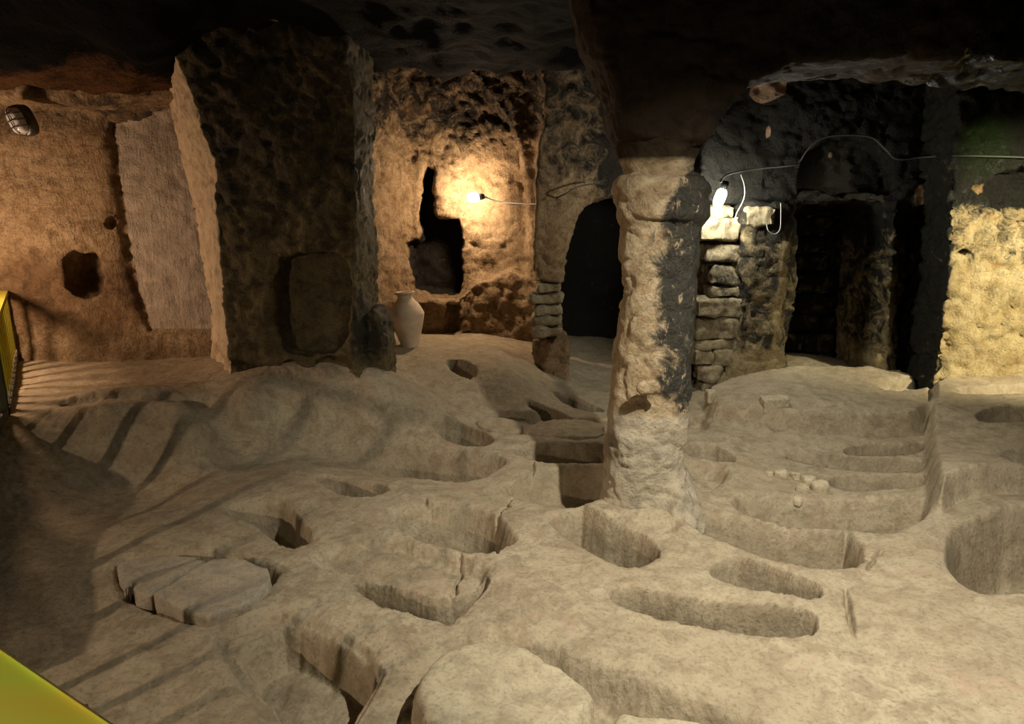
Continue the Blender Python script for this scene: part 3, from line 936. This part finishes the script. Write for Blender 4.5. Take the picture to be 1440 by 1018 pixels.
# ------------------------------------------------------------------ loose stones and masonry
def stone_mesh(name, P, z0, z1, h=0.02, rnd=0.03, amp=0.015, seed=0.0, scale=4.0, tilt=None, taper=0.0):
    """a block of stone from a plan outline"""
    P = np.array(P)
    lo, hi = P.min(0) - 0.08, P.max(0) + 0.08
    v = Vol((lo[0], lo[1], z0 - .06), (hi[0], hi[1], z1 + .06 + (0.2 if tilt else 0)), h)
    d2 = poly_sdf(P, v.x[:, :, 0], v.y[:, :, 0])[:, :, None] + taper * (z1 - v.z)
    zt = v.z - (0 if not tilt else tilt[0] * (v.x - lo[0]) + tilt[1] * (v.y - lo[1]))
    d = smax(d2, np.maximum(z0 - zt, zt - z1), rnd)
    V, Q, N = v.nets(d)
    return V, Q, N


def stone(name, P, z0, z1, mat, parent=None, h=0.02, rnd=0.03, amp=0.015, seed=0.0, scale=4.0, tilt=None, taper=0.0, soot=-0.5, fine=0.006):
    V, Q, N = stone_mesh(name, P, z0, z1, h, rnd, amp, seed, scale, tilt, taper)
    V = rock_displace(V, N, amp, scale, fine, 0, seed)
    me = mesh_np(name, V, Q, attrs={'soot': np.full(len(V), soot), 'pale': np.full(len(V), -1.0), 'umber': np.full(len(V), -1.0)})
    return obj(name, me, mat, parent)


def slab(name, px, ztop, thick, mat, label, cat, group=None, **kw):
    P = chaikin([G(a, b, ztop) for a, b in px], 0 if name == 'broken_slab' else 1)
    o = stone(name, P, ztop - thick, ztop, mat, **kw)
    return tag(o, label, cat, group)


slab('broken_slab', [(164, 789), (200, 780), (285, 780), (250, 792), (214, 801), (184, 816), (178, 832), (166, 808)], .03, .12, M_GREYSLAB,
     'thin narrow strip of broken grave slab along the pit edge', 'stone slab', 'broken grave cover', h=.014, rnd=.014, amp=.010, seed=1.)
slab('broken_slab', [(185, 818), (217, 801), (252, 793), (291, 783), (222, 829), (211, 835), (192, 832)], .06, .15, M_GREYSLAB,
     'wedge-shaped piece of broken grave slab between strip and large slab', 'stone slab', 'broken grave cover', h=.014, rnd=.014, amp=.010, seed=2.)
slab('broken_slab', [(215, 834), (300, 784), (340, 785), (376, 797), (381, 812), (352, 845), (292, 866), (262, 858)], .09, .20, M_GREYSLAB,
     'largest piece of broken grave slab with pale grey chipped edge', 'stone slab', 'broken grave cover', h=.014, rnd=.014, amp=.010, seed=3.)
slab('boulder_lid', [(584, 967), (590, 950), (613, 922), (653, 906), (690, 895), (720, 900), (753, 917), (800, 937), (832, 970), (828, 990), (812, 1020), (780, 1050), (700, 1060), (630, 1040), (600, 1010)],
     .17, .42, M_SLAB, 'big rounded pale boulder covering a grave', 'boulder', rnd=.06, amp=.03, h=.018, scale=3, seed=4., taper=-.12, fine=.005)
slab('boulder_lid', [(850, 1026), (858, 1004), (874, 995), (905, 1006), (940, 1003), (1000, 1012), (1030, 1050), (980, 1080), (850, 1070)],
     .02, .28, M_SLAB, 'lower pale stone tucked beside the big boulder', 'boulder', rnd=.1, amp=.03, h=.02, scale=3, seed=5., fine=.005)
slab('cover_slab', [(668, 592), (690, 584), (737, 592), (732, 608), (700, 606), (672, 600)], .02, .14, M_FLOOR,
     'small flat grave cover slab butting against a longer slab', 'stone slab', 'flat cover slabs', amp=.015, seed=6.)
slab('cover_slab', [(736, 606), (748, 594), (790, 587), (848, 590), (852, 613), (800, 614), (742, 612)], .03, .15, M_FLOOR,
     'long flat grave cover slab next to the column', 'stone slab', 'flat cover slabs', amp=.015, seed=7.)
# rubble on a ridge between graves
for k, (px, py, wd_, dp, hh) in enumerate([(1097, 670, .075, .06, .07), (1119, 673, .068, .06, .08), (1136, 678, .07, .07, .07), (1150, 688, .08, .07, .08), (1128, 691, .055, .05, .06), (1081, 667, .06, .06, .05)]):
    x, y, z = ground_at(px, py)
    P = [(x + wd_ * math.cos(a) * (1 + .2 * math.sin(3 * a + k)), y + dp * math.sin(a)) for a in np.linspace(0, 2 * math.pi, 9)[:-1]]
    o = stone('rubble_stone', P, z - .05, z + hh, M_SLAB, rnd=.04, amp=.02, seed=10. + k, h=.016)
    tag(o, 'small loose lump of pale rubble lying on the ridge between graves', 'stone', 'rubble on the grave ridge')
x, y, z = ground_at(1120, 716)
P = [(x + .05 * math.cos(a), y + .05 * math.sin(a)) for a in np.linspace(0, 2 * math.pi, 9)[:-1]]
tag(stone('pebble', P, z - .03, z + .07, M_SLAB, rnd=.04, amp=.008, seed=20., h=.012), 'single round pebble lying alone at the grave edge', 'stone')
for px, py, w2, h2, lab in [(1093, 580, .17, .13, 'small squared stone block at the foot of the door pilaster'), (1003, 566, .07, .10, 'small broken brick-like stone between masonry and pilaster')]:
    x, y, z = ground_at(px, py)
    P = [(x - w2, y - .02), (x + w2 * .9, y + .03), (x + w2, y + .2), (x - w2 * .9, y + .2)]
    tag(stone('stone_block', P, z - .05, z + h2, M_SLAB, rnd=.02, amp=.01, seed=px * .1, h=.016), lab, 'stone block')


def wall_block(x0, x1, z0, z1, y0, y1, mat, parent, seed, soot=-0.2, h=0.022, amp=0.034):
    j = lambda s: rng.uniform(-s, s)
    P = [(x0 + j(.025), y0 + j(.05)), ((x0 + x1) / 2, y0 + j(.05)), (x1 + j(.025), y0 + j(.05)), (x1, y1), (x0, y1)]
    return stone('stone', P, z0, z1, mat, parent, h=h, rnd=.035, amp=amp, seed=seed, soot=soot, scale=5.0, fine=.010)


# dry-stone stack beside the white bulb
t = empty('stacked_stone_pier', (W(1012, 570, YD)[0], YD, .1))
tag(t, 'stack of rough stone blocks beside the bare white bulb', 'masonry')
rows_s = [(560, 585, [(985, 1004), (1006, 1030)], .0), (538, 560, [(985, 1016)], -.2), (516, 536, [(983, 1012)], -.2), (493, 515, [(980, 1006), (1007, 1043)], .1), (478, 492, [(979, 1044)], .1), (449, 477, [(979, 1012), (1010, 1044)], .2),
          (421, 447, [(981, 1044)], .25), (403, 419, [(1004, 1045)], .3), (372, 400, [(1000, 1046)], .5), (342, 368, [(993, 1047)], .3), (308, 338, [(986, 1022), (1019, 1040)], .0), (290, 309, [(990, 1034)], -.3)]
for k, (y0, y1, spans, st) in enumerate(rows_s):
    for q, (a, b) in enumerate(spans):
        yf = YD - .12 + rng.uniform(-.05, .05)
        x0, z1 = W(a, y0, yf)
        x1, z0 = W(b, y1, yf)
        o = wall_block(x0, x1, z0, z1, yf, YD + .42, M_STONE, None, 30 + k * 3.1 + q, st)
        o.parent = t
        o.matrix_parent_inverse = Matrix.Translation(t.location).inverted()
# one loose block on the pilaster shelf beside the cable
x0, z1 = W(1050, 293, YD - .25)
x1, z0 = W(1084, 318, YD - .25)
o = wall_block(x0, x1, z0, z1, YD - .38, YD - .02, M_STONE, None, 77.0, -.3)
o.name = 'loose_block'
tag(o, 'rounded grey block wedged behind the hanging cable loop', 'stone block')

# blocks of the arch jamb
t = empty('jamb_masonry', (W(775, 475, 9.7)[0], 9.7, .6))
tag(t, 'short pile of layered stones forming the jamb of the black arch', 'masonry')
for k, (y0, y1, a, b) in enumerate([(400, 413, 757, 790), (413, 428, 746, 791), (428, 445, 752, 790), (445, 459, 750, 790), (460, 475, 752, 792)]):
    yf = 9.62 + rng.uniform(-.06, .04)
    x0, z1 = W(a, y0, yf)
    x1, z0 = W(b, y1, yf)
    o = wall_block(x0, x1, z0 + .005, z1 - .005, yf, 10.15, M_STONE, None, 90 + k * 2.7, -.1, .026)
    o.parent = t
    o.matrix_parent_inverse = Matrix.Translation(t.location).inverted()

# masonry closing the back of the doorway; the room's gloom is in its colour
t = tag(empty('wall_blocking', (4.7, 10.3, 0)), 'coursed stone blocks closing the room behind the doorway, shade painted into them', None, None, 'structure')
zc = 0.0
k = 0
while zc < 3.0:
    hh = rng.uniform(.26, .36)
    xx = 3.7 + rng.uniform(-.3, 0)
    while xx < 6.3:
        ww = rng.uniform(.4, .75)
        k += 1
        o = wall_block(xx + .01, xx + ww - .01, zc + .01, zc + hh - .01, 10.25 + rng.uniform(-.03, .03), 10.6, M_RIGHT, None, 120 + k * 1.7, .75, .05)  # high soot value paints the shade of the room
        o.parent = t
        o.matrix_parent_inverse = Matrix.Translation(t.location).inverted()
        xx += ww
    zc += hh


# ------------------------------------------------------------------ jar, lamps, cables, railing
def lathe(name, prof, mat, parent=None, seg=40):
    prof = np.array(prof)
    a = np.linspace(0, 2 * math.pi, seg, endpoint=False)
    V = np.stack([prof[:, 0, None] * np.cos(a), prof[:, 0, None] * np.sin(a), np.repeat(prof[:, 1, None], seg, 1)], -1).reshape(-1, 3)
    n = len(prof)
    Q = [(i * seg + j, i * seg + (j + 1) % seg, (i + 1) * seg + (j + 1) % seg, (i + 1) * seg + j) for i in range(n - 1) for j in range(seg)]
    return obj(name, mesh_np(name, V, Q), mat, parent)


def smooth_prof(pts, n=6):
    pts = np.array(pts, float)
    out = []
    for i in range(len(pts) - 1):
        p0, p1, p2, p3 = pts[max(i - 1, 0)], pts[i], pts[i + 1], pts[min(i + 2, len(pts) - 1)]
        for t in np.arange(n) / n:
            out.append(.5 * (2 * p1 + (p2 - p0) * t + (2 * p0 - 5 * p1 + 4 * p2 - p3) * t * t + (3 * p1 - p0 - 3 * p2 + p3) * t ** 3))
    out.append(pts[-1])
    return out


jx, jy, jz = ground_at(577, 487)
jar = empty('clay_jar', (jx, jy, jz - .02), (0, math.radians(-4), 0))
tag(jar, 'tall buff clay storage jar standing on the chamber floor by the bench', 'jar')
lathe('body', [(0.0, 0.0)] + smooth_prof([(.125, 0.0), (.165, .12), (.225, .32), (.27, .50), (.268, .57), (.21, .69), (.135, .78), (.115, .84)]), M_CLAY, jar)
lathe('rim', smooth_prof([(.115, .835), (.13, .86), (.155, .88), (.155, .90), (.13, .905), (.105, .88), (.10, .80), (.15, .70)]), M_CLAY, jar)


def tube(name, pts, r, mat, parent=None, seg=8):
    pts = [Vector(p) for p in smooth_prof3(pts)]
    V, Q = [], []
    for i, p in enumerate(pts):
        tg = (pts[min(i + 1, len(pts) - 1)] - pts[max(i - 1, 0)]).normalized()
        u = tg.cross(Vector((0.13, 0.27, 0.95))).normalized()
        w_ = tg.cross(u)
        for k in range(seg):
            a = 2 * math.pi * k / seg
            V.append(tuple(p + r * (math.cos(a) * u + math.sin(a) * w_)))
    for i in range(len(pts) - 1):
        for k in range(seg):
            Q.append((i * seg + k, i * seg + (k + 1) % seg, (i + 1) * seg + (k + 1) % seg, (i + 1) * seg + k))
    return obj(name, mesh_np(name, V, Q), mat, parent)


def smooth_prof3(pts, n=5):
    pts = np.array(pts, float)
    if len(pts) == 2:
        return [tuple(p) for p in pts]
    return [tuple(p) for p in smooth_prof(pts, n)]


def at(px, py, Y):
    x, z = W(px, py, Y)
    return Vector((x, Y, z))


def bulb(name, label, p, axis, length, rad, mat):
    t = empty(name, p, Vector(axis).to_track_quat('Z', 'Y').to_euler())
    tag(t, label, 'light bulb')
    lathe('glass', [(0.001, 0)] + smooth_prof([(rad * .6, length * .03), (rad, length * .2), (rad, length * .75), (rad * .7, length * .96), (0.001, length)]), mat, t, 20)
    lathe('socket', [(0.001, -.10), (rad * .6, -.10), (rad * .75, -.06), (rad * .75, .02), (rad * .4, .03)], M_SOCKET, t, 20)
    return t


b1 = at(673, 277, 11.5)
bulb('wall_bulb', 'glowing warm bulb sticking out of the ochre chamber wall', b1, (-1, -.25, -.1), .19, .075, M_WARM)
tag(tube('cable', [b1 + Vector((.09, .03, .01)), at(700, 283, 11.45), at(730, 286, 11.0), at(760, 286, 10.4), at(790, 275, 9.6), at(815, 262, 9.6), at(840, 258, 9.6)], .011, M_CABLE),
    'thin dark cable running from the warm bulb along the wall', 'cable')
b2 = at(1017, 266, 8.25)
bulb('bare_bulb', 'glowing white bulb above the stacked stones', b2, (-.35, -.1, -1), .23, .062, M_COOL)
tag(tube('cable', [b2 + Vector((.03, .01, .09)), at(1013, 255, 8.35), at(1025, 245, 8.45), at(1060, 238, 8.65), at(1110, 233, 8.65), at(1124, 228, 8.68), at(1135, 212, 8.68), at(1155, 195, 8.68), at(1185, 190, 8.68),
                   at(1225, 193, 8.68), at(1245, 210, 8.68), at(1262, 224, 8.66), at(1300, 221, 8.6), at(1338, 219, 8.2), at(1345, 219, 7.96), at(1400, 220, 7.94), at(1460, 222, 7.94), at(1600, 228, 7.94)], .012, M_CABLE),
    'long grey cable looping over the blind arch to the pale wall', 'cable')
tag(tube('cable', [at(1042, 246, 8.55), at(1047, 262, 8.45), at(1046, 280, 8.42), at(1036, 300, 8.38), at(1032, 313, 8.38)], .007, M_CABLE_W),
    'short white cable hanging down past the wedged block', 'cable')
tag(tube('cable', [at(1098, 285, 8.42), at(1098, 305, 8.4), at(1097, 322, 8.38), at(1090, 329, 8.38), at(1081, 325, 8.38), at(1078, 315, 8.38)], .007, M_CABLE_W),
    'white cable loop hanging from the pilaster top', 'cable')

# bulkhead lamp on the side chamber wall
lp = at(28, 170, 8.05)
t = empty('bulkhead_lamp', lp, (math.radians(100), math.radians(-14), math.radians(-12)))
tag(t, 'unlit oval bulkhead lamp with wire cage high on the wall', 'wall lamp')
oval = lambda rx, ry, n=28: [(rx * math.copysign(abs(math.cos(a)) ** .7, math.cos(a)), ry * math.copysign(abs(math.sin(a)) ** .7, math.sin(a))) for a in np.linspace(0, 2 * math.pi, n, endpoint=False)]


def stack_rings(name, rings, mat, parent, n=28):
    V = [(*p, z) for rx, ry, z in rings for p in oval(rx, ry, n)]
    V.append((0, 0, rings[-1][2]))
    Q = [(i * n + k, i * n + (k + 1) % n, (i + 1) * n + (k + 1) % n, (i + 1) * n + k) for i in range(len(rings) - 1) for k in range(n)]
    L = (len(rings) - 1) * n
    Q += [(L + k, L + (k + 1) % n, len(V) - 1, len(V) - 1) for k in range(n)]
    me = bpy.data.meshes.new(name)
    me.from_pydata(V, [], [q if q[2] != q[3] else q[:3] for q in Q])
    for p in me.polygons:
        p.use_smooth = True
    return obj(name, me, mat, parent)


stack_rings('housing', [(.11, .17, -.12), (.12, .18, -.10), (.12, .18, 0), (.10, .16, .01)], M_METAL, t)
stack_rings('glass', [(.09, .15, 0), (.09, .148, .05), (.075, .13, .09), (.04, .08, .11)], M_GLASS, t)
for off in (-.075, 0, .075):
    tube('cage_wire', [(-.11, off, .0), (-.095, off, .07), (-.05, off, .12), (.05, off, .12), (.095, off, .07), (.11, off, .0)], .006, M_METAL, t)
tube('cage_wire', [(0, -.17, .0), (0, -.155, .07), (0, -.09, .12), (0, .09, .12), (0, .155, .07), (0, .17, .0)], .006, M_METAL, t)


# --- railing
def beam(name, a, b, wdt, hgt, mat, parent=None, bev=0.008):
    a, b = Vector(a), Vector(b)
    u = (b - a).normalized()
    s = u.cross(Vector((0, 0, 1))).normalized() if abs(u.z) < .95 else Vector((1, 0, 0))
    n = s.cross(u)
    c = []
    for sx, sy in ((-1, -1), (1, -1), (1, 1), (-1, 1)):
        for ex, ey in (((-1, 0), (0, -1)) if sx * sy > 0 else ((0, -1), (-1, 0))):
            c.append((sx * (wdt / 2 + bev * ex), sy * (hgt / 2 + bev * ey)))
    k = len(c)
    V = [tuple(p + s * x_ + n * y_) for p in (a, b) for x_, y_ in c]
    Fc = [(i, (i + 1) % k, k + (i + 1) % k, k + i) for i in range(k)] + [tuple(range(k))[::-1], tuple(range(k, 2 * k))]
    me = bpy.data.meshes.new(name)
    me.from_pydata(V, [], Fc)
    return obj(name, me, mat, parent)


t = tag(empty('front_railing', (0, .5, 0)), 'yellow-green painted wooden railing, its broad handrail across the corner', 'railing')


def par(o, t):
    o.parent = t
    o.matrix_parent_inverse = Matrix.Translation(t.location).inverted()
    return o


h1, h2 = Vector((-.21, .64, 1.58)), Vector((-3.16, 2.33, 1.58))
sd = (h2 - h1).normalized().cross(Vector((0, 0, 1)))
par(beam('handrail', h1 - sd * .12, h2 - sd * .12, .24, .05, M_YELLOW), t)
par(beam('bottom_rail', (h1.x + .05, h1.y, .12), (h2.x, h2.y, .12), .09, .08, M_WOODG), t)
for k in range(13):
    p = h1.lerp(h2, (k + .5) / 13)
    par(beam('baluster', (p.x, p.y, .14), (p.x, p.y, 1.56), .06, .03, M_YELLOW), t)

ra, rb, rc = Vector((-3.2, 2.4, 0)), Vector((-5.12, 6.17, 0)), Vector((-6.95, 8.75, 0))
t = tag(empty('side_railing', (-4.2, 4.3, 0)), 'yellow wooden railing with white baluster feet on a dark green beam', 'railing')
for (p, q), n, z0, z1 in (((ra, rb), 8, .42, .44), ((rb + Vector((-.05, .1, 0)), rc), 10, .44, .50)):
    za, zb = z0, z1
    par(beam('bottom_rail', (p.x, p.y, za + .03), (q.x, q.y, zb + .03), .10, .14, M_WOODG), t)
    par(beam('handrail', (p.x, p.y, za + .95), (q.x, q.y, zb + .95), .12, .05, M_YELLOW), t)
    for k in range(n):
        f = (k + .5) / n
        x_, y_, z_ = p.x + (q.x - p.x) * f, p.y + (q.y - p.y) * f, za + (zb - za) * f + .10
        b = par(beam('baluster', (x_, y_, z_ + .06), (x_, y_, z_ + .84), .07, .035, M_YELLOW), t)
        beam('baluster_foot', (x_, y_, z_), (x_, y_, z_ + .06), .08, .045, M_WHITE, b)
    par(beam('post', (q.x, q.y, 0), (q.x, q.y, zb + 1.0), .09, .09, M_WOODG), t)

# raised visitors' walkway the side railing stands on
t = tag(empty('walkway', (-5.2, 4.0, 0)), 'dark raised wooden walkway carrying the side railing', None, None, 'structure')
for (p, q), z0 in (((ra, rb), .42), ((rb, rc), .47)):
    u = (q - p).normalized()
    lf = Vector((-u.y, u.x, 0))
    par(beam('fascia_board', (p.x, p.y, z0 / 2 - .06), (q.x, q.y, z0 / 2 - .06), .05, z0 + .10, M_WOODG), t)
    for k in range(7):
        o_ = lf * (.10 + .2 * k)
        par(beam('deck_plank', (p.x + o_.x, p.y + o_.y, z0 - .03), (q.x + o_.x, q.y + o_.y, z0 - .03), .19, .04, M_WOODG), t)
